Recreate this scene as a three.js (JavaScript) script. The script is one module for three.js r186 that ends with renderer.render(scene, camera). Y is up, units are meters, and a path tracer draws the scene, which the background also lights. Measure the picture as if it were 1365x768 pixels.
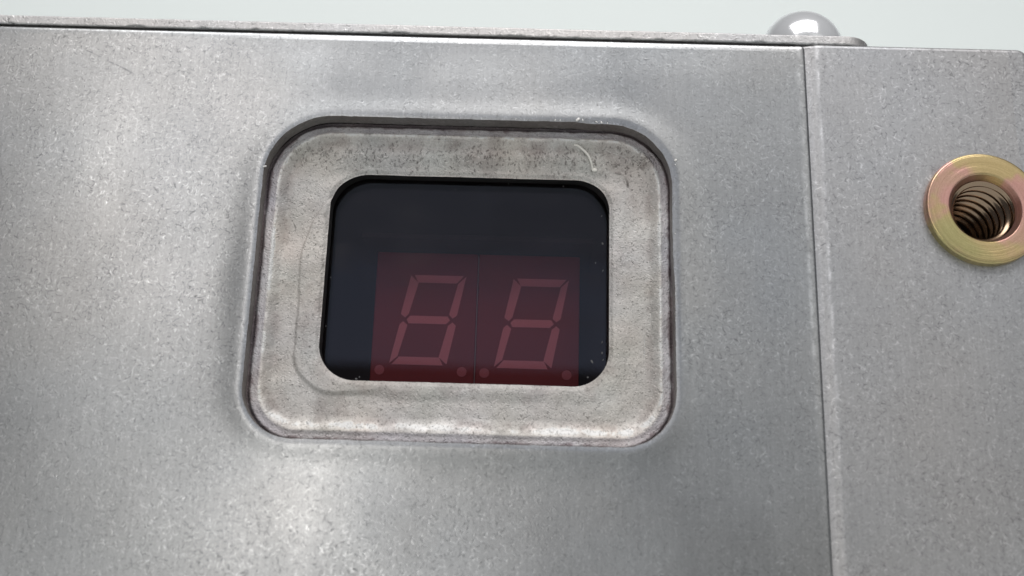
import * as THREE from 'three';
import { RoundedBoxGeometry } from 'three/addons/geometries/RoundedBoxGeometry.js';
import { mergeGeometries } from 'three/addons/utils/BufferGeometryUtils.js';
import { RectAreaLightUniformsLib } from 'three/addons/lights/RectAreaLightUniformsLib.js';

// ------------------------------------------------------------------ camera, light, exposure
const MM = 0.001, Y0 = 60;                                   // the middle of the display window is 60 mm above the table
const deg = Math.PI / 180;
const scene = new THREE.Scene();
scene.background = new THREE.Color().setRGB(0.07, 0.073, 0.08);
const camera = new THREE.PerspectiveCamera(28.7187, 1024 / 576, 0.005, 20);
camera.position.set(4.9666 * MM, (-32.424 + Y0) * MM, 104.5566 * MM);
camera.rotation.set(17.0587 * deg, 0.4154 * deg, 1.6632 * deg, 'YXZ');
camera.focus = 0.1145;
camera.userData.fStop = 22;
camera.updateProjectionMatrix(); camera.updateMatrixWorld(true);

RectAreaLightUniformsLib.init();
// a soft box at (x, y, z) in metres seen from the window's middle, w by h metres, turned towards `to`
function softbox(name, x, y, z, w, h, power, color, to = [0, 0, 0]) {
  const l = new THREE.RectAreaLight(color, power, w, h);
  l.name = name; l.position.set(x, y + Y0 * MM, z); l.castShadow = true;
  l.lookAt(to[0], to[1] + Y0 * MM, to[2]);
  scene.add(l);
  return l;
}
// direction by azimuth (to the right) and elevation, as seen from the window
function lampAt(name, az, el, dist, w, h, power, color) {
  const c = Math.cos(el * deg);
  return softbox(name, Math.sin(az * deg) * c * dist, Math.sin(el * deg) * dist, Math.cos(az * deg) * c * dist, w, h, power, color);
}
lampAt('front_softbox', -1, 15.7, 0.9, 0.38, 0.098, 0.44, 0xc6daff);
lampAt('front_softbox_left', -7.4, 24.3, 0.9, 0.165, 0.17, 0.33, 0xd6e4ff);
lampAt('front_softbox_right', 4.9, 24.3, 0.9, 0.20, 0.17, 0.30, 0xd6e4ff);
lampAt('left_strip_lamp', -20, 22.5, 0.9, 0.10, 0.28, 6.2, 0xfff8f2);
lampAt('overhead_softbox', 3, 58, 0.9, 0.8, 0.48, 5.3, 0xfffcfa);
lampAt('right_softbox', 31, 19, 1.0, 0.60, 0.5, 0.8, 0xfffcf8);
lampAt('low_left_lamp', -12, 1.6, 0.9, 0.14, 0.06, 21.0, 0xfffaf4);
softbox('backdrop_lamp', 0, 0.45, -0.12, 1.6, 0.3, 1.58, 0xffffff, [0, 0.33, -0.6]);

// ------------------------------------------------------------------ helpers
function rng(seed) { let s = seed >>> 0; return () => { s = (s + 0x6d2b79f5) >>> 0; let t = s; t = Math.imul(t ^ (t >>> 15), t | 1); t ^= t + Math.imul(t ^ (t >>> 7), t | 61); return ((t ^ (t >>> 14)) >>> 0) / 4294967296; }; }
function hash(ix, iy, seed) { let h = Math.imul(ix, 374761393) + Math.imul(iy, 668265263) + Math.imul(seed, 2147483647 ^ 0x5bd1e995); h = Math.imul(h ^ (h >>> 13), 1274126177); return ((h ^ (h >>> 16)) >>> 0) / 4294967296; }
function vnoise(x, y, seed) {
  const ix = Math.floor(x), iy = Math.floor(y), fx = x - ix, fy = y - iy, u = fx * fx * (3 - 2 * fx), v = fy * fy * (3 - 2 * fy);
  const a = hash(ix, iy, seed), b = hash(ix + 1, iy, seed), c = hash(ix, iy + 1, seed), d = hash(ix + 1, iy + 1, seed);
  return (a + (b - a) * u) * (1 - v) + (c + (d - c) * u) * v - 0.5;
}
function fbm(x, y, seed, oct = 3) { let s = 0, a = 1; for (let i = 0; i < oct; i++) { s += a * vnoise(x, y, seed + i); x *= 2.03; y *= 2.03; a *= 0.5; } return s; }
const sm = (a, b, x) => { const t = Math.min(1, Math.max(0, (x - a) / (b - a))); return t * t * (3 - 2 * t); };
const lerp = (a, b, t) => a + (b - a) * t;
const bump1 = (x, c, w) => Math.exp(-((x - c) / w) * ((x - c) / w));

const used = {};
function numbered(n) { used[n] = (used[n] ?? -1) + 1; return used[n] ? n + '_' + String(used[n]).padStart(3, '0') : n; }
function part(name, geometry, material, parent) {
  const m = new THREE.Mesh(geometry, material);
  m.name = numbered(name); m.castShadow = m.receiveShadow = true;
  (parent ?? scene).add(m);
  return m;
}

// a rounded rectangle in millimetres: left, right, bottom, top and the radii top left, top right, bottom right, bottom left
const RR = (l, r, b, t, tl, tr = tl, br = tl, bl = tl) => ({ l, r, b, t, q: [tl, tr, br, bl] });
const grow = (R, d) => ({ l: R.l - d, r: R.r + d, b: R.b - d, t: R.t + d, q: R.q.map((x) => Math.max(0.02, x + d)) });
const blend = (A, B, t) => ({ l: lerp(A.l, B.l, t), r: lerp(A.r, B.r, t), b: lerp(A.b, B.b, t), t: lerp(A.t, B.t, t), q: A.q.map((x, i) => lerp(x, B.q[i], t)) });
function outline(R, nE, nC) {                               // points counter-clockwise, always 4 (nE + nC)
  const [tl, tr, br, bl] = R.q, P = [];
  const corner = (cx, cy, r, a0) => { for (let i = 0; i < nC; i++) { const a = (a0 + 90 * i / nC) * deg; P.push([cx + r * Math.cos(a), cy + r * Math.sin(a), Math.cos(a), Math.sin(a)]); } };
  const edge = (ax, ay, bx, by, nx, ny) => { for (let i = 0; i < nE; i++) P.push([lerp(ax, bx, i / nE), lerp(ay, by, i / nE), nx, ny]); };
  corner(R.r - tr, R.t - tr, tr, 0); edge(R.r - tr, R.t, R.l + tl, R.t, 0, 1);
  corner(R.l + tl, R.t - tl, tl, 90); edge(R.l, R.t - tl, R.l, R.b + bl, -1, 0);
  corner(R.l + bl, R.b + bl, bl, 180); edge(R.l + bl, R.b, R.r - br, R.b, 0, -1);
  corner(R.r - br, R.b + br, br, 270); edge(R.r, R.b + br, R.r, R.t - tr, 1, 0);
  return P;
}
// distance from a rounded rectangle, negative inside
function sdf(R, x, y) {
  const cx = (R.l + R.r) / 2, cy = (R.b + R.t) / 2, hx = (R.r - R.l) / 2, hy = (R.t - R.b) / 2;
  const r = x < cx ? (y > cy ? R.q[0] : R.q[3]) : (y > cy ? R.q[1] : R.q[2]);
  const qx = Math.abs(x - cx) - hx + r, qy = Math.abs(y - cy) - hy + r;
  return Math.hypot(Math.max(qx, 0), Math.max(qy, 0)) + Math.min(Math.max(qx, qy), 0) - r;
}
// a skin over a row of rings [{R, z}] (z a number or a function of x, y), millimetres in, metres out; outermost ring first or last decides the side by `flip`
function loft(rings, { nE = 40, nC = 14, uv = 1 / 110, flip = false, rag = null } = {}) {
  const pos = [], uvs = [], idx = [], N = 4 * (nE + nC);
  rings.forEach((g, k) => {
    const P = outline(g.R, nE, nC);
    for (let i = 0; i <= N; i++) {
      let [x, y, nx, ny] = P[i % N];
      if (rag && g.rag) { const d = rag(x, y) * g.rag; x += nx * d; y += ny * d; }
      const z = typeof g.z === 'function' ? g.z(x, y) : g.z;
      pos.push(x * MM, y * MM, z * MM);
      uvs.push((x + nx * (g.zu ?? z)) * uv + 0.5, (y + ny * (g.zu ?? z)) * uv + 0.5);
    }
  });
  for (let k = 0; k + 1 < rings.length; k++) for (let i = 0; i < N; i++) {
    const a = k * (N + 1) + i, b = a + 1, c = a + N + 1, d = c + 1;
    flip ? idx.push(a, b, c, b, d, c) : idx.push(a, c, b, b, c, d);
  }
  const g = new THREE.BufferGeometry();
  g.setAttribute('position', new THREE.Float32BufferAttribute(pos, 3));
  g.setAttribute('uv', new THREE.Float32BufferAttribute(uvs, 2));
  g.setIndex(idx); g.computeVertexNormals();
  const n = g.attributes.normal;                            // close the seam's normals
  for (let k = 0; k < rings.length; k++) {
    const a = k * (N + 1), b = a + N, v = [n.getX(a) + n.getX(b), n.getY(a) + n.getY(b), n.getZ(a) + n.getZ(b)], l = Math.hypot(...v) || 1;
    n.setXYZ(a, v[0] / l, v[1] / l, v[2] / l); n.setXYZ(b, v[0] / l, v[1] / l, v[2] / l);
  }
  return g;
}

// ------------------------------------------------------------------ textures
// height field of short curved strokes, the matt crystalline skin of the zinc coat
function strokes(W, H, n, len, wid, bend, seed, dir = null) {
  const f = new Float32Array(W * H), r = rng(seed);
  for (let k = 0; k < n; k++) {
    let x = r() * W, y = r() * H, a = dir === null ? r() * Math.PI * 2 : dir + (r() - 0.5) * 0.9;
    const L = len * (0.35 + 1.3 * r() * r()), w = wid * (0.7 + 0.6 * r()), s = (r() < 0.5 ? -1 : 1) * (0.35 + 0.65 * r()), da = (r() - 0.5) * bend, R = Math.ceil(w * 1.6);
    for (let t = 0; t < L; t += w * 0.7) {
      x += Math.cos(a) * w * 0.7; y += Math.sin(a) * w * 0.7; a += da + (r() - 0.5) * bend * 0.6;
      const e = s * Math.sin(Math.PI * (t + 0.5) / (L + 1)), x0 = Math.round(x), y0 = Math.round(y);
      for (let j = -R; j <= R; j++) for (let i = -R; i <= R; i++) {
        const dx = x0 + i - x, dy = y0 + j - y, px = ((x0 + i) % W + W) % W, py = ((y0 + j) % H + H) % H;
        f[py * W + px] += e * Math.exp(-(dx * dx + dy * dy) / (w * w * 0.5)) * 0.6;
      }
    }
  }
  return f;
}
function line(f, W, H, x0, y0, x1, y1, w, v, seed, sag = 0) {  // one scratch; pixels
  const L = Math.hypot(x1 - x0, y1 - y0), nx = -(y1 - y0) / L, ny = (x1 - x0) / L;
  for (let t = 0; t <= L; t += 0.5) {
    const q = t / L, o = sag * 4 * q * (1 - q) + vnoise(t * 0.05, seed, 7) * 2, x = lerp(x0, x1, q) + nx * o, y = lerp(y0, y1, q) + ny * o, R = Math.ceil(w * 2), e = v * (0.5 + vnoise(t * 0.09, seed, 9)) * Math.sin(Math.PI * Math.min(1, q + 0.04));
    for (let j = -R; j <= R; j++) for (let i = -R; i <= R; i++) {
      const px = Math.round(x) + i, py = Math.round(y) + j; if (px < 0 || py < 0 || px >= W || py >= H) continue;
      const d2 = (px - x) ** 2 + (py - y) ** 2; f[py * W + px] += e * 0.4 * Math.exp(-d2 / (w * w));
    }
  }
}
function tex(W, H, fn, srgb = false) {
  const d = new Uint8Array(W * H * 4);
  for (let y = 0; y < H; y++) for (let x = 0; x < W; x++) {
    const c = fn(x, y), o = (y * W + x) * 4;
    if (typeof c === 'number') d[o] = d[o + 1] = d[o + 2] = Math.max(0, Math.min(255, c * 255)); else for (let i = 0; i < 3; i++) d[o + i] = Math.max(0, Math.min(255, c[i] * 255));
    d[o + 3] = 255;
  }
  const t = new THREE.DataTexture(d, W, H, THREE.RGBAFormat);
  t.magFilter = THREE.LinearFilter; t.minFilter = THREE.LinearMipmapLinearFilter; t.generateMipmaps = true; t.wrapS = t.wrapT = THREE.RepeatWrapping;
  if (srgb) t.colorSpace = THREE.SRGBColorSpace;
  t.needsUpdate = true;
  return t;
}
const enc = (l) => (l <= 0.0031308 ? l * 12.92 : 1.055 * l ** (1 / 2.4) - 0.055);

// zinc-coated sheet: 110 mm per repeat
const ZW = 2048, ZH = 2048;
const zinc = strokes(ZW, ZH, 120000, 12, 1.15, 0.45, 11);
{ const b = strokes(ZW, ZH, 9000, 18, 1.7, 0.35, 12); for (let i = 0; i < b.length; i++) zinc[i] += b[i] * 0.3; }
const toZ = (mm) => (mm / 110 + 0.5) * ZW;
line(zinc, ZW, ZH, toZ(-38.5), toZ(23.1), toZ(-35.3), toZ(21.6), 1.5, -2.0, 3, 2);
line(zinc, ZW, ZH, toZ(-41), toZ(24.4), toZ(-38.5), toZ(23.1), 1.0, -1.6, 4, 1);
for (const [a, b, c, d, v] of [[-33, 13, -31, 13.4, 2.2], [-25, 22.5, -23.6, 21.2, 2], [-43, 8, -41.2, 9.8, -1.5], [26, 20, 27.8, 18.5, 2], [24, -4, 25.4, -6, 1.8], [-30, -19, -27, -20.5, 1.5], [42, 17, 44, 15.5, 1.6], [40, -12, 43, -13, -1.4], [9, 22.5, 11.5, 23, 1.8]]) line(zinc, ZW, ZH, toZ(a), toZ(b), toZ(c), toZ(d), 1.2, v * 0.4, a * 7 + 3, 2);
const zincBump = tex(ZW, ZH, (x, y) => 0.5 + 0.16 * zinc[y * ZW + x]);
const zincColor = tex(ZW, ZH, (x, y) => {
  const h = zinc[y * ZW + x], big = fbm(x / 170, y / 170, 41, 4), fine = vnoise(x / 2.2, y / 2.2, 45);
  const mm = (x / ZW - 0.5) * 110, worn = Math.max(bump1(mm, 33.2, 0.22), bump1(mm, 35.15, 0.16)) * sm(-0.3, 0.4, fbm(x / 14, y / 16, 57, 3)) * sm(-26, -2, (y / ZH - 0.5) * 110);
  const l = 0.78 + 0.14 * worn + (0.115 + 0.09 * fbm(x / 75, y / 75, 47, 2)) * Math.max(-1.1, Math.min(1.4, h)) + 0.03 * fbm(x / 2.5, y / 60, 48, 2) + 0.035 * big + 0.05 * fine, warm = fbm(x / 260 + 9, y / 260, 51, 3) * 0.01;
  return [l + warm, l, l - warm + 0.004];
}, true);
const zincRough = tex(ZW, ZH, (x, y) => 0.74 - 0.07 * zinc[y * ZW + x] - 0.07 * sm(-0.1, 0.6, fbm(x / 110 + 4, y / 200, 67, 4)) + 0.05 * fbm(x / 120, y / 120, 61, 4));

// cast window frame: 50 mm per repeat, grainy, pitted and dull
const CW = 1536;
const cast = strokes(CW, CW, 60000, 8, 1.5, 0.9, 21);
const castPits = new Float32Array(CW * CW);
{
  const r = rng(77), toC = (mm) => (mm / 50 + 0.5) * CW;
  for (let k = 0; k < 1500; k++) {                          // pits, thicker along the upper side
    const top = k < 800, x = top ? lerp(-19, 19, r()) : lerp(-21, 21, r()), y = top ? 14.1 + (r() + r() - 1) * 1.5 : lerp(-15, 17, r()), w = (top ? 1.5 : 1.2) * (0.6 + r()), a = top ? 0.5 + r() * 2 : r() * 3.2, L = (top ? 4.5 : 2.5) * r();
    for (let t = -L; t <= L; t += 0.7) {
      const cx = toC(x) + Math.cos(a) * t, cy = toC(y) + Math.sin(a) * t, R = Math.ceil(w * 2);
      for (let j = -R; j <= R; j++) for (let i = -R; i <= R; i++) {
        const px = Math.round(cx) + i, py = Math.round(cy) + j, d2 = (px - cx) ** 2 + (py - cy) ** 2;
        if (px >= 0 && py >= 0 && px < CW && py < CW) { const v = (k % 3 ? 1 : -0.75) * (0.35 + 0.65 * ((k * 37 % 11) / 11)) * Math.exp(-d2 / (w * w)); if (Math.abs(v) > Math.abs(castPits[py * CW + px])) castPits[py * CW + px] = v; }
      }
    }
  }
}
for (const [a, b, c, d, v, w] of [[14.2, 12.9, 15.4, 12.6, -0.9, 3], [15.4, 12.6, 15.7, 11.2, -0.9, 3], [-18.5, 7.4, -17.6, 5.2, -0.9, 1.2], [-12, 16.2, 4, 16.0, -0.7, 1.2], [6, 16.4, 13, 15.8, -0.8, 1.4], [-6, 15.7, 1, 15.6, 1.6, 1.2], [17.2, -3, 17.1, -9, 1.2, 1.5], [13, 15.4, 17.2, 13.6, 1.5, 2.0]]) line(cast, CW, CW, (a / 50 + 0.5) * CW, (b / 50 + 0.5) * CW, (c / 50 + 0.5) * CW, (d / 50 + 0.5) * CW, w, v, a * 13 + b, 3);
const castBump = tex(CW, CW, (x, y) => 0.55 + 0.16 * cast[y * CW + x] - 0.32 * castPits[y * CW + x] + 0.16 * fbm(x / 26, y / 26, 71, 3));
const OPEN = RR(-20.95, 19.95, -15.6, 17.3, 6.6, 6.4, 5.2, 5.0);     // the hole in the cover sheet
const castWear = (px, py) => {                               // the coat is rubbed bright along the ridge of the frame
  const x = (px / CW - 0.5) * 50, y = (py / CW - 0.5) * 50, o = -sdf(OPEN, x, y) + 0.12 * fbm(x * 0.8, y * 0.8, 191, 2);
  return bump1(o, 1.15 + 0.5 * sm(-10, -14, y), 0.2 + 0.28 * sm(-10, -14, y)) * sm(-0.4, 0.4, fbm(x * 0.9, y * 0.9, 193, 4) + 0.15);
};
const castColor = tex(CW, CW, (x, y) => {
  const mx = (x / CW - 0.5) * 50, my = (y / CW - 0.5) * 50, grime = 0.30 * (1 - sm(0.05, 0.5, -sdf(OPEN, mx, my) + 0.5 * fbm(mx * 1.3, my * 1.3, 195, 3))) + 0.06 * sm(0.1, 0.5, fbm(mx * 0.5, my * 0.5, 197, 4)) + 0.08 * bump1(-sdf(OPEN, mx, my), 2.1, 0.5) * sm(-0.2, 0.3, fbm(mx * 0.8, my * 0.8, 199, 3));
  const i = y * CW + x, wr = castWear(x, y), fl = 1 - sm(0.9, 1.15, -sdf(OPEN, (x / CW - 0.5) * 50, (y / CW - 0.5) * 50)), l = 0.86 - grime + 0.11 * cast[i] + 0.09 * fbm(x / 90, y / 90, 81, 4) - 0.17 * castPits[i] + 0.22 * wr + 0.05 * fl + 0.08 * vnoise(x / 2.5, y / 2.5, 83);  // fl: flange colour lifted against the shade of the sheet, besides pale wear
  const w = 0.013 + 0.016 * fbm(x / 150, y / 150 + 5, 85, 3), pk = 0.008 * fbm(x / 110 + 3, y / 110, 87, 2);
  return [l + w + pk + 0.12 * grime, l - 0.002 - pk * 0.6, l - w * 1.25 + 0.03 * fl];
}, true);
const castRough = tex(CW, CW, (x, y) => 0.68 - 0.14 * castWear(x, y) - 0.05 * cast[y * CW + x] + 0.18 * fbm(x / 60, y / 60, 91, 3) + 0.2 * castPits[y * CW + x]);

// ------------------------------------------------------------------ materials
const metal = (name, color, rough, metalness, o = {}) => { const m = new THREE.MeshStandardMaterial({ color, roughness: rough, metalness, ...o }); m.name = name; return m; };
const lin = (r, g, b) => new THREE.Color().setRGB(r, g, b);
const coverZinc = metal('zinc_coated_cover', lin(0.71, 0.728, 0.734), 0.47, 0.94, { map: zincColor, roughnessMap: zincRough, bumpMap: zincBump, bumpScale: 0.000022 });
const bodyZinc = metal('zinc_coated_chassis', lin(0.73, 0.735, 0.745), 0.70, 0.9, { map: zincColor, roughnessMap: zincRough, bumpMap: zincBump, bumpScale: 0.000018 });
const plateZinc = metal('cut_plate_edge', lin(1, 0.99, 0.98), 0.55, 0.9, { map: zincColor, bumpMap: zincBump, bumpScale: 0.00012 });
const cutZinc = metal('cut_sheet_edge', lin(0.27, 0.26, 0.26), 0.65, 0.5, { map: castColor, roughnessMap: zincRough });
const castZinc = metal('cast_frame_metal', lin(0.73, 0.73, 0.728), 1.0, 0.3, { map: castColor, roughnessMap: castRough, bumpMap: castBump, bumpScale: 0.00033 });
const mattBlack = metal('matt_black', lin(0.006, 0.006, 0.007), 0.6, 0);
const blackBoard = metal('black_board', lin(0.006, 0.008, 0.011), 0.6, 0);
const redFace = metal('red_display_face', lin(0.23, 0.008, 0.012), 0.55, 0);
const dotRed = metal('unlit_point', lin(0.5, 0.15, 0.17), 0.5, 0);
const segRed = metal('unlit_segment', lin(0.72, 0.25, 0.27), 0.5, 0);
// finger grease on the pane: the upper part is filmed over, the lower edge is clean
const smear = tex(256, 256, (x, y) => { const v = (y / 256 - 0.5) * 40; return 0.012 + 0.15 * sm(-6, 1, v + 5 * fbm(x / 60, y / 60, 201, 3)) * (0.6 + 0.8 * fbm(x / 30, y / 14, 203, 3)); });
const smoked = new THREE.MeshPhysicalMaterial({ color: lin(0.72, 0.65, 0.67), roughness: 1, roughnessMap: smear, metalness: 0, transmission: 1, thickness: 0, ior: 1.5 }); smoked.name = 'smoked_window';
const chrome = metal('bright_zinc_screw', lin(0.95, 0.97, 1.0), 0.16, 0.45);
const pale = metal('pale_burr', lin(0.8, 0.79, 0.77), 0.45, 0.4);
const backdropMat = metal('pale_studio_paper', lin(0.745, 0.79, 0.78), 0.95, 0);

// ------------------------------------------------------------------ backdrop: one sheet, table running up into a wall
{
  const pts = [[0.22, 0], [-0.35, 0]];
  for (let i = 1; i <= 16; i++) { const a = (i / 16) * 90 * deg; pts.push([-0.35 - 0.25 * Math.sin(a), 0.25 - 0.25 * Math.cos(a)]); }
  pts.push([-0.6, 1.6]);
  const pos = [], idx = [];
  pts.forEach(([z, y], i) => { pos.push(-1.8, y, z, 1.8, y, z); if (i) idx.push(2 * i - 2, 2 * i - 1, 2 * i, 2 * i - 1, 2 * i + 1, 2 * i); });
  const g = new THREE.BufferGeometry();
  g.setAttribute('position', new THREE.Float32BufferAttribute(pos, 3)); g.setIndex(idx); g.computeVertexNormals();
  const b = part('backdrop', g, backdropMat);
  b.userData = { kind: 'structure', label: 'plain pale grey backdrop running up behind the metal housing', category: 'backdrop' };
}

// ------------------------------------------------------------------ the metal housing
const device = new THREE.Group(); device.name = numbered('device_housing'); scene.add(device);
device.userData = { label: 'grey zinc-coated metal housing with a small dark two-digit display window', category: 'device' };
const P = (name, g, m, parent = device) => { const o = part(name, g, m, parent); if (parent === device) o.position.y = Y0 * MM; return o; };

const GLASS = RR(-14.5, 13.85, -9.45, 12.35, 3.8, 3.6, 3.6, 3.6);    // the hole in the cast frame
const COVER = RR(-75, 33.95, -57, 26.9, 0.4);
const CHASSIS_T = 27.2, CHASSIS_R = 57.2;

// cover sheet: dished towards the window, faintly out of flat, its rim rolled over
const coverZ = (x, y) => {
  const d = Math.max(0, sdf(OPEN, x, y));
  const dish = 0.17 * Math.exp(-((d / 1.8) ** 2)) + 0.23 * Math.exp(-((d / 6) ** 2)) - 0.07 * Math.exp(-((d / 0.3) ** 1.7));
  const wave = 0.10 * Math.sin(x * 0.16 + 1.2) * Math.cos(y * 0.11 - 0.4) + 0.17 * fbm(x / 16 + 3, y / 16, 101, 2);
  return dish + wave * sm(0, 5, d) * sm(0, 6, COVER.r - x) * sm(0, 5, COVER.t - y);
};
const edgeRag = (x, y) => 0.075 * fbm(x * 1.7 + y * 0.9, y * 1.5 - x * 0.6, 111, 3) + 0.16 * sm(9.8, 12.2, x) * sm(0, 4, y) * -1;
{
  const rings = [];
  for (const d of [0.06, 0.12, 0.25, 0.4, 0.55, 0.7, 0.85, 1, 1.2, 1.4, 1.6, 1.85, 2.1, 2.4, 2.8, 3.2, 3.7, 4.3, 5, 5.8, 6.7, 7.6]) rings.push({ R: grow(OPEN, d), z: coverZ, rag: d < 0.5 ? 1 : 0, zu: 0 });
  const A = grow(OPEN, 7.6), B = grow(COVER, -0.75);
  for (let i = 1; i <= 26; i++) rings.push({ R: blend(A, B, i / 26), z: coverZ, zu: 0 });
  for (const a of [20, 40, 60, 80, 90]) rings.push({ R: grow(COVER, -0.6 + 0.6 * Math.sin(a * deg)), z: -0.22 + 0.22 * Math.cos(a * deg), zu: 0 });
  rings.push({ R: COVER, z: -0.36, zu: -0.36 });
  const cover = P('cover_sheet', loft(rings, { nE: 64, nC: 20, flip: true, rag: edgeRag }), coverZinc);
  cover.userData.label = 'large grey cover sheet pressed inward around the display window';
  const wall = [{ R: grow(OPEN, 0.06), z: coverZ, rag: 1 }, { R: grow(OPEN, 0.02), z: (x, y) => coverZ(x, y) - 0.06, rag: 1 }, { R: grow(OPEN, 0), z: (x, y) => coverZ(x, y) - 0.3, rag: 1 }, { R: OPEN, z: -0.8, rag: 0.9 }, { R: OPEN, z: -1.2, rag: 0.8 }, { R: grow(OPEN, 0.05), z: -1.28, rag: 0.7 }, { R: grow(OPEN, 1.5), z: -1.28 }];
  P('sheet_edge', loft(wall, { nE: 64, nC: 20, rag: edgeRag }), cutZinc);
  // burrs left on the cut edge
  const r = rng(5), bits = [];
  for (const [x, y, s] of [[10.4, 17.6, 0.2], [10.9, 17.55, 0.12], [12.3, 17.4, 0.1], [12.8, 17.35, 0.12], [13.4, 17.3, 0.08], [8.6, 17.5, 0.07], [8.1, 17.5, 0.08], [20.25, 13.4, 0.16], [20.2, 12.9, 0.08], [-20.9, 11.6, 0.14], [4.1, 17.5, 0.06], [-3, 17.5, 0.05], [20.1, 5.6, 0.06]]) {
    const g = new THREE.IcosahedronGeometry(s * MM, 0); g.scale(1.2 + r() * 0.6, 0.6 + r() * 0.4, 0.7); g.rotateZ(r() * 3); g.translate(x * MM, y * MM, (coverZ(x, y) + s * 0.3) * MM); bits.push(g);
  }
  P('burr', mergeGeometries(bits), pale).userData.kind = 'stuff';
}

// what stands under and beside the cover: body, recessed step, right-hand panel, top plate
{
  const O = RR(-75, CHASSIS_R, -60, CHASSIS_T, 0.6), H = RR(-30, 29, -30, 23.5, 1), F = RR(-74.8, 34.4, -59.8, 27, 0.6);
  const step = [{ R: H, z: -9 }, { R: H, z: -1.55 }, ...[0.2, 0.4, 0.6, 0.8, 1].map((t) => ({ R: blend(H, F, t), z: -1.55, zu: 0 })), { R: F, z: -3 }];
  P('chassis', mergeGeometries([loft(step, { nE: 10, nC: 6, flip: true }), loft([{ R: grow(O, -0.6), z: -1.6 }, { R: O, z: -1.7 }, { R: O, z: -55 }, { R: grow(O, -0.8), z: -56 }, { R: RR(-1, 1, -1, 1, 0.5), z: -56 }], { nE: 10, nC: 6, flip: true })]), bodyZinc);
  const S = RR(33.0, CHASSIS_R, -60, CHASSIS_T, 0.1, 1.2, 0.5, 0.1), rings = [{ R: RR(46.4, 54.6, 4.9, 13.1, 4.1), z: 0, zu: 0 }];
  const panelZ = (x, y) => 0.03 - 0.32 * (1 - Math.sin(Math.min(1, Math.max(0, (x - 34.2) / 1.2)) * Math.PI / 2)) + 0.12 * fbm(x / 15, y / 15, 121, 2) * sm(0, 5, x - 34.75) * sm(0, 5, CHASSIS_T - y) * sm(1, 5, Math.hypot(x - 50.56, y - 8.96) - 5);
  rings[0].z = panelZ;
  const I = RR(35.6, CHASSIS_R - 0.7, -59.3, CHASSIS_T - 0.5, 0.1, 0.7, 0.1, 0.1);
  for (let i = 1; i <= 14; i++) rings.push({ R: blend(rings[0].R, I, i / 14), z: panelZ, zu: 0 });
  const X = RR(34.5, CHASSIS_R - 0.7, -59.3, CHASSIS_T - 0.5, 0.1, 0.7, 0.1, 0.1);
  for (let i = 1; i <= 14; i++) rings.push({ R: blend(I, X, i / 14), z: panelZ, zu: 0 });
  const Y = RR(33.02, CHASSIS_R - 0.7, -59.3, CHASSIS_T - 0.5, 0.1, 0.7, 0.1, 0.1);
  for (let i = 1; i <= 3; i++) rings.push({ R: blend(X, Y, i / 3), z: panelZ, zu: 0 });
  for (const a of [15, 30, 45, 60, 75, 90]) rings.push({ R: blend(Y, S, Math.sin(a * deg)), z: (x, y) => panelZ(x, y) - 0.5 * (1 - Math.cos(a * deg)), zu: 0 });
  rings.push({ R: S, z: -2.2, zu: -1 });
  const panel = P('side_panel', loft(rings, { nE: 30, nC: 6, flip: true }), bodyZinc);
  panel.userData.label = 'plain grey panel to the right of the seam';

  // top plate, lying on the body; only its front edge and its rounded right end show
  const sh = new THREE.Shape(), r = 3.0, fx = 41.4, z1 = 54;
  sh.moveTo(-75, 0.1); 
  for (let i = 0; i <= 360; i++) { const x = lerp(-75, fx - r, i / 360); sh.lineTo(x, 0.1 + 0.06 * fbm(x * 0.4, 3, 131, 3)); }
  sh.absarc(fx - r, r + 0.1, r, -Math.PI / 2, 0, false); sh.lineTo(fx, z1); sh.lineTo(-75, z1);
  const g = new THREE.ExtrudeGeometry(sh, { depth: 0.72, bevelEnabled: true, bevelThickness: 0.16, bevelSize: 0.16, bevelSegments: 3, bevelOffset: -0.16, curveSegments: 16 });
  g.rotateX(-Math.PI / 2); g.translate(0, 27.36, 0);         // shape y runs to the back
  g.scale(MM, MM, MM);
  const uv = g.attributes.uv, p = g.attributes.position;
  for (let i = 0; i < p.count; i++) {                        // the sheared lower edge is ragged
    const x = p.getX(i) / MM, y = p.getY(i) / MM;
    if (y < 27.5 && x < 38 && p.getZ(i) / MM > -1) p.setY(i, (y + 0.34 * Math.max(0, fbm(x * 0.9, 2, 133, 4) - 0.08)) * MM);
  }
  for (let i = 0; i < p.count; i++) uv.setXY(i, p.getX(i) / MM / 110 + 0.5, (p.getY(i) + p.getZ(i)) / MM / 110 + 0.3);
  P('top_plate', g, plateZinc).userData.label = 'thin grey top plate with a rounded end under the dome screw';
  // black strip set in as the shadow of the joint between top plate and cover
  P('joint_shadow_strip', new RoundedBoxGeometry(108 * MM, 0.5 * MM, 30 * MM, 2, 0.05 * MM).translate(-20.8 * MM, 27.1 * MM, -16.2 * MM), mattBlack);
}

// dome-headed screw on the top plate
{
  const pts = [], R = 4.55, h = 5.0;
  for (let i = 0; i <= 40; i++) { const a = (i / 40) * 90 * deg; pts.push(new THREE.Vector2(Math.max(0.0005, R * Math.cos(a) ** 0.96) * MM, h * Math.sin(a) ** 0.98 * MM)); }
  const screw = P('dome_screw', new THREE.LatheGeometry([new THREE.Vector2(0, -3 * MM), new THREE.Vector2(2 * MM, -3 * MM), new THREE.Vector2(2 * MM, 0), new THREE.Vector2(R * MM, 0), ...pts], 64), chrome);
  screw.position.set(35.0 * MM, (28.42 + Y0) * MM, -5.2 * MM);
  screw.userData.label = 'shiny round screw head on the top plate';
}

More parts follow.
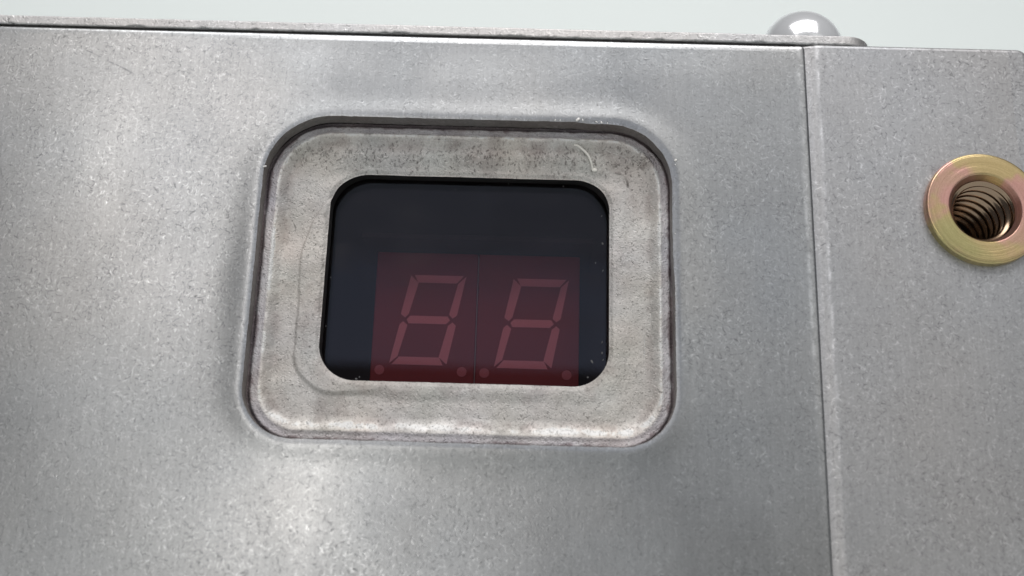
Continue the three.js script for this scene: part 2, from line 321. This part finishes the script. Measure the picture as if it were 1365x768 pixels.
// ------------------------------------------------------------------ cast window frame
const LAND = RR(-16.9, 15.45, -10.75, 12.2, 9.0, 2.2, 4.2, 4.2);
const frameZ = (x, y) => {
  const o = -sdf(OPEN, x, y), gI = sdf(GLASS, x, y);         // inward from the outside, outward from the glass
  let z = -2.22;
  z += 0.62 * (1 - sm(1.1, 2.3 + 0.5 * sm(-8, -12, y), o)) + 0.13 * bump1(o, 1.1, 0.24) - 0.3 * (1 - sm(0.0, 0.36, o)) ** 2;
  const upper = sm(10.5, 13.0, y) * (1 - sm(2.6, 4.4, Math.max(0, sdf(RR(-14, 15, 0, 14, 2), x, y))));
  const soft = 0.13 + 0.5 * Math.max(sm(6, 13, x), sm(-6, -11, y) * sm(-14, -6, x));
  z += (0.30 - 0.14 * sm(4, 12, x)) * (1 - sm(-soft, soft, sdf(LAND, x, y) + 0.25 * fbm(x * 0.35, y * 0.35, 141, 2))) * (1 - upper);
  z -= 0.55 * upper * (1 - sm(0.25, 2.1, gI));               // upper side slopes down to the glass
  z += 0.34 * upper * bump1(o, 2.5, 1.4);
  z -= 0.28 * (1 - sm(0.0, 0.45, gI));
  z += 0.10 * fbm(x * 0.45, y * 0.45, 151, 3) + 0.035 * fbm(x * 2.2, y * 2.2, 161, 2);
  return z;
};
{
  const rings = [], A = grow(OPEN, 0.3), n = 70;
  rings.push({ R: A, z: -4.5, zu: 0 });
  for (let i = 0; i <= n; i++) rings.push({ R: blend(A, GLASS, i / n), z: frameZ, zu: 0 });
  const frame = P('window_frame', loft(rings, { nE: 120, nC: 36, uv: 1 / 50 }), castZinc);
  frame.userData.label = 'dull cast metal frame sunk around the dark window';
  P('window_inner_wall', loft([{ R: GLASS, z: frameZ }, { R: GLASS, z: (x, y) => frameZ(x, y) - 0.15 }, { R: GLASS, z: -4.2 }, { R: grow(GLASS, 1.5), z: -4.2 }, { R: grow(GLASS, 1.5), z: -9 }], { nE: 40, nC: 14 }), mattBlack);  // black inner wall from the frame edge back past the pane
}

// smoked window pane
{
  const s = new THREE.Shape(), Q = outline(grow(GLASS, 1.2), 8, 10);
  Q.forEach(([x, y], i) => (i ? s.lineTo(x, y) : s.moveTo(x, y)));
  const g = new THREE.ExtrudeGeometry(s, { depth: 0.8, bevelEnabled: false }); g.translate(0, 0, -4.85); g.scale(MM, MM, MM);
  for (let i = 0, u = g.attributes.uv, p = g.attributes.position; i < p.count; i++) u.setXY(i, p.getX(i) / MM / 40 + 0.5, p.getY(i) / MM / 40 + 0.5);
  P('window_pane', g, smoked).userData.label = 'dark smoked window pane over the two digits';
  const r = rng(9), bits = [];
  for (const [x, y, w] of [[13.2, 8.9, 0.06], [13.3, 5.9, 0.08], [13.35, 3, 0.06], [12.6, 3.8, 0.05], [13.3, -4.5, 0.07], [13.3, -5.6, 0.08], [12.3, -6.5, 0.1], [13.4, -6.3, 0.06], [11.9, -8.1, 0.08], [-10.9, -8.9, 0.1], [-14.3, -3.6, 0.08], [-14.2, 1.5, 0.06], [-13.9, -0.2, 0.04], [3.5, 12.2, 0.05], [9.2, 12.1, 0.06], [-0.8, -9.2, 0.1], [-10.6, -8.7, 0.06], [-2, 11.4, 0.03]]) {
    const b = new THREE.IcosahedronGeometry(w * MM, 0); b.scale(0.6 + r(), 0.8 + 1.4 * r(), 0.3); b.rotateZ((r() - 0.5) * 1.4); b.translate(x * MM, y * MM, -4.03 * MM); bits.push(b);
  }
  P('dust', mergeGeometries(bits), metal('dust', lin(0.13, 0.13, 0.135), 0.9, 0)).userData.kind = 'stuff';
}

// the two seven-segment displays behind the pane, under an unseen black shelf added to darken their tops
P('added_shade_shelf', new RoundedBoxGeometry(24 * MM, 0.6 * MM, 9.4 * MM, 2, 0.1 * MM).translate(0.5 * MM, 6.45 * MM, -9.65 * MM), metal('added_shelf_black', lin(0.003, 0.003, 0.004), 0.95, 0));
P('circuit_board', new RoundedBoxGeometry(58 * MM, 50 * MM, 1.6 * MM, 2, 0.1 * MM).translate(0, 0, -15 * MM), blackBoard);
{
  const W = 10.52, B = -9.3, T = 5.4, ZF = -9;
  function display(x0, dx, dy, cx) {
    const body = P('led_display', new RoundedBoxGeometry(W * MM, (T - B) * MM, 5 * MM, 3, 0.12 * MM), redFace);
    const ox = x0 + W / 2, oy = (T + B) / 2, oz = ZF - 2.5;
    body.position.set(cx * MM, (-1.405 + Y0) * MM, oz * MM); body.scale.setScalar(1.018);
    const bar = (pts) => {
      const s = new THREE.Shape(); pts.forEach(([x, y], i) => (i ? s.lineTo(x + x0 + dx - ox, y + dy - oy) : s.moveTo(x + x0 + dx - ox, y + dy - oy)));
      const g = new THREE.ExtrudeGeometry(s, { depth: 0.05, bevelEnabled: false }); g.translate(0, 0, 2.48); g.scale(MM, MM, MM);
      part('segment', g, segRed, body);
    };
    // skeleton: x as a function of height (the digit leans), measured from the module's left side
    const L = (y) => 3.05 + 0.196 * (y + 1.9), R = (y) => 8.02 + 0.186 * (y + 1.9), h = 0.41, g = 0.15, m = -1.9, top = 2.5, bot = -6.25;
    const hor = (y, tipL, tipR) => {
      const l = L(y) + g, r = R(y) - g;
      if (tipL) bar([[l + 0.12, y], [l + h + 0.06, y + h], [r - h + 0.06, y + h], [r - 0.1, y], [r - h - 0.1, y - h], [l + h - 0.1, y - h]]);
      else { const s = y > m ? 1 : -1; bar([[l - h * 0.6 + s * 0.08, y + s * h], [r + h * 0.6 + s * 0.08, y + s * h], [r - h * 0.75 - s * 0.08, y - s * h], [l + h * 0.75 - s * 0.08, y - s * h]]); }
    };
    hor(top); hor(m, 1, 1); hor(bot);
    const ver = (F, a, b, side) => {                          // from b (low) up to a; side -1 left, 1 right
      const up = a > 0, oA = up ? 0.35 : -0.22, oB = up ? 0.22 : -0.3;
      const hi = a + (up ? 0.1 : -0.2), lo = b + (up ? 0.2 : -0.1), o = side * h, k = up ? 1 : 0;
      if (up) bar([[F(hi) + o, hi + 0.25], [F(hi) - o, hi - 0.55], [F(lo) - o, lo + 0.4], [F(lo) - o * 0.1, lo], [F(lo) + o, lo + 0.35]]);
      else bar([[F(hi) + o, hi - 0.35], [F(hi) + o * 0.1, hi], [F(hi) - o, hi - 0.4], [F(lo) - o, lo + 0.55], [F(lo) + o, lo - 0.2]]);
    };
    ver(L, top, m, -1); ver(R, top, m, 1); ver(L, m, bot, -1); ver(R, m, bot, 1);
    for (const dxp of [0.93, 9.28]) {
      const c = new THREE.CylinderGeometry(0.5 * MM, 0.5 * MM, 0.05 * MM, 28); c.rotateX(Math.PI / 2); c.translate((dxp + x0 - ox) * MM, (-7.25 - oy + dy * 0.5) * MM, 2.5 * MM);
      part('decimal_point', c, dotRed, body);
    }
  }
  display(-9.98, 0.1, 0.02, -4.893);
  display(0.66, 0.12, -0.08, 5.937);
  // pale strip painting in the edge reflection where the two bodies meet
  P('display_joint', new RoundedBoxGeometry(0.07 * MM, (T - B - 0.3) * MM, 1 * MM, 1, 0.01 * MM).translate(0.522 * MM, -1.405 * MM, (ZF - 0.4) * MM), metal('pale_joint', lin(0.4, 0.33, 0.32), 0.6, 0));
}

// ------------------------------------------------------------------ threaded bushing on the right-hand panel
{
  const CN = 512, bush = tex(CN, CN, (x, y) => {              // yellow chromate: gold with pink and green bands, turning marks
    const u = x / CN - 0.5, v = y / CN - 0.5, r = Math.hypot(u, v) * 2, a = Math.atan2(v, u);
    const t = 0.5 + 0.55 * Math.sin(a * 2 + 2.4 + fbm(u * 5, v * 5, 171, 3) * 3.2) + 0.7 * fbm(u * 6 + 4, v * 6, 173, 3), k = sm(0.05, 0.95, t);
    const g2 = sm(0.1, 0.6, fbm(u * 4 + 9, v * 4, 175, 2) + 0.35 * Math.cos(a - 3.9));
    const turn = 0.06 * vnoise(r * 130, a * 0.7, 177) + 0.05 * vnoise(u * 170, v * 170, 179);
    const gold = [0.76, 0.68, 0.50], pink = [0.80, 0.62, 0.58], green = [0.66, 0.66, 0.46];
    return [0, 1, 2].map((i) => lerp(lerp(gold[i], pink[i], k), green[i], g2 * 0.6 * (1 - k * 0.6)) + turn);
  }, true);
  const bushBump = tex(CN, CN, (x, y) => { const u = x / CN - 0.5, v = y / CN - 0.5, r = Math.hypot(u, v) * 2; return 0.5 + 0.4 * vnoise(r * 120, Math.atan2(v, u) * 0.5, 181) + 0.1 * vnoise(x * 0.4, y * 0.4, 183); });
  const gold = metal('yellow_zinc', lin(1, 1, 1), 0.3, 0.85, { map: bush, bumpMap: bushBump, bumpScale: 0.00003 });
  const brown = metal('thread_metal', lin(0.34, 0.25, 0.18), 0.2, 1);
  const R = 5.85, rh = 3.55, H = 0.85, ring = [];
  for (const [r, z] of [[R, -0.2], [R, H - 0.28], [R - 0.05, H - 0.14], [R - 0.14, H - 0.05], [R - 0.28, H], [R - 0.6, H], [5, H], [4.4, H], [3.9, H], [rh + 0.12, H], [rh + 0.04, H - 0.03], [rh, H - 0.1], [rh - 0.36, H - 0.75]]) ring.push(new THREE.Vector2(r * MM, z * MM));
  const lathe = new THREE.LatheGeometry(ring.reverse(), 96); lathe.rotateX(Math.PI / 2);
  const uv = lathe.attributes.uv, p = lathe.attributes.position;
  for (let i = 0; i < p.count; i++) uv.setXY(i, p.getX(i) / MM / 12 + 0.5, p.getY(i) / MM / 12 + 0.5);
  lathe.computeVertexNormals();
  const b = P('threaded_bushing', lathe, gold); b.position.set(50.7 * MM, (9.0 + Y0) * MM, 0.03 * MM);
  b.userData.label = 'gold and pink plated bushing with a threaded hole';
  // helical thread, 1 mm pitch
  const pos = [], idx = [], nA = 72, nZ = 150, len = 11;
  for (let k = 0; k <= nZ; k++) for (let i = 0; i <= nA; i++) {
    const a = (i / nA) * 2 * Math.PI, z = -(k / nZ) * len, ph = ((z / 1.35 + a / (2 * Math.PI)) % 1 + 1) % 1, r = 3.19 - 0.5 * sm(0.08, 0.42, Math.abs(ph - 0.5)) * sm(0, 0.5, -z);
    pos.push(r * Math.cos(a) * MM, r * Math.sin(a) * MM, (z + H - 0.74) * MM);
  }
  for (let k = 0; k < nZ; k++) for (let i = 0; i < nA; i++) { const q = k * (nA + 1) + i; idx.push(q, q + 1, q + nA + 1, q + 1, q + nA + 2, q + nA + 1); }
  const t = new THREE.BufferGeometry(); t.setAttribute('position', new THREE.Float32BufferAttribute(pos, 3)); t.setIndex(idx); t.computeVertexNormals();
  part('thread', t, brown, b);
  part('hole_bottom', new THREE.CylinderGeometry(3.1 * MM, 3.1 * MM, 0.5 * MM, 32).rotateX(Math.PI / 2).translate(0, 0, -10.4 * MM), metal('dark_hole', lin(0.03, 0.02, 0.018), 0.5, 0.3), b);
}

// ------------------------------------------------------------------ a curled shaving on the frame
{
  const pts = [[10.15, 15.7, 0.02], [10.5, 15.6, 0.14], [11.0, 15.2, 0.3], [11.5, 14.7, 0.3], [11.85, 14.1, 0.2], [12.05, 13.6, 0.12], [12.1, 13.3, 0.03]].map(([x, y, z]) => new THREE.Vector3(x * MM, y * MM, (frameZ(x, y) + z) * MM));
  const g = new THREE.TubeGeometry(new THREE.CatmullRomCurve3(pts), 40, 0.12 * MM, 8);
  const f = new THREE.IcosahedronGeometry(0.26 * MM, 1); f.scale(1.2, 0.8, 0.5); f.translate(12.3 * MM, 13.25 * MM, (frameZ(12.3, 13.25) + 0.1) * MM);
  const o = part('metal_shaving', mergeGeometries([g, f.toNonIndexed ? indexed(f) : f]), metal('pale_shaving', lin(0.85, 0.83, 0.78), 0.5, 0.1));
  o.position.y = Y0 * MM;
  o.userData = { label: 'thin pale curled shaving lying on the upper right of the window frame', category: 'shaving' };
}
function indexed(g) { g.setIndex([...Array(g.attributes.position.count).keys()]); return g; }

const renderer = new THREE.WebGLRenderer({ antialias: true });
renderer.toneMapping = THREE.LinearToneMapping;
renderer.toneMappingExposure = 1;
renderer.shadowMap.enabled = true;
renderer.render(scene, camera);
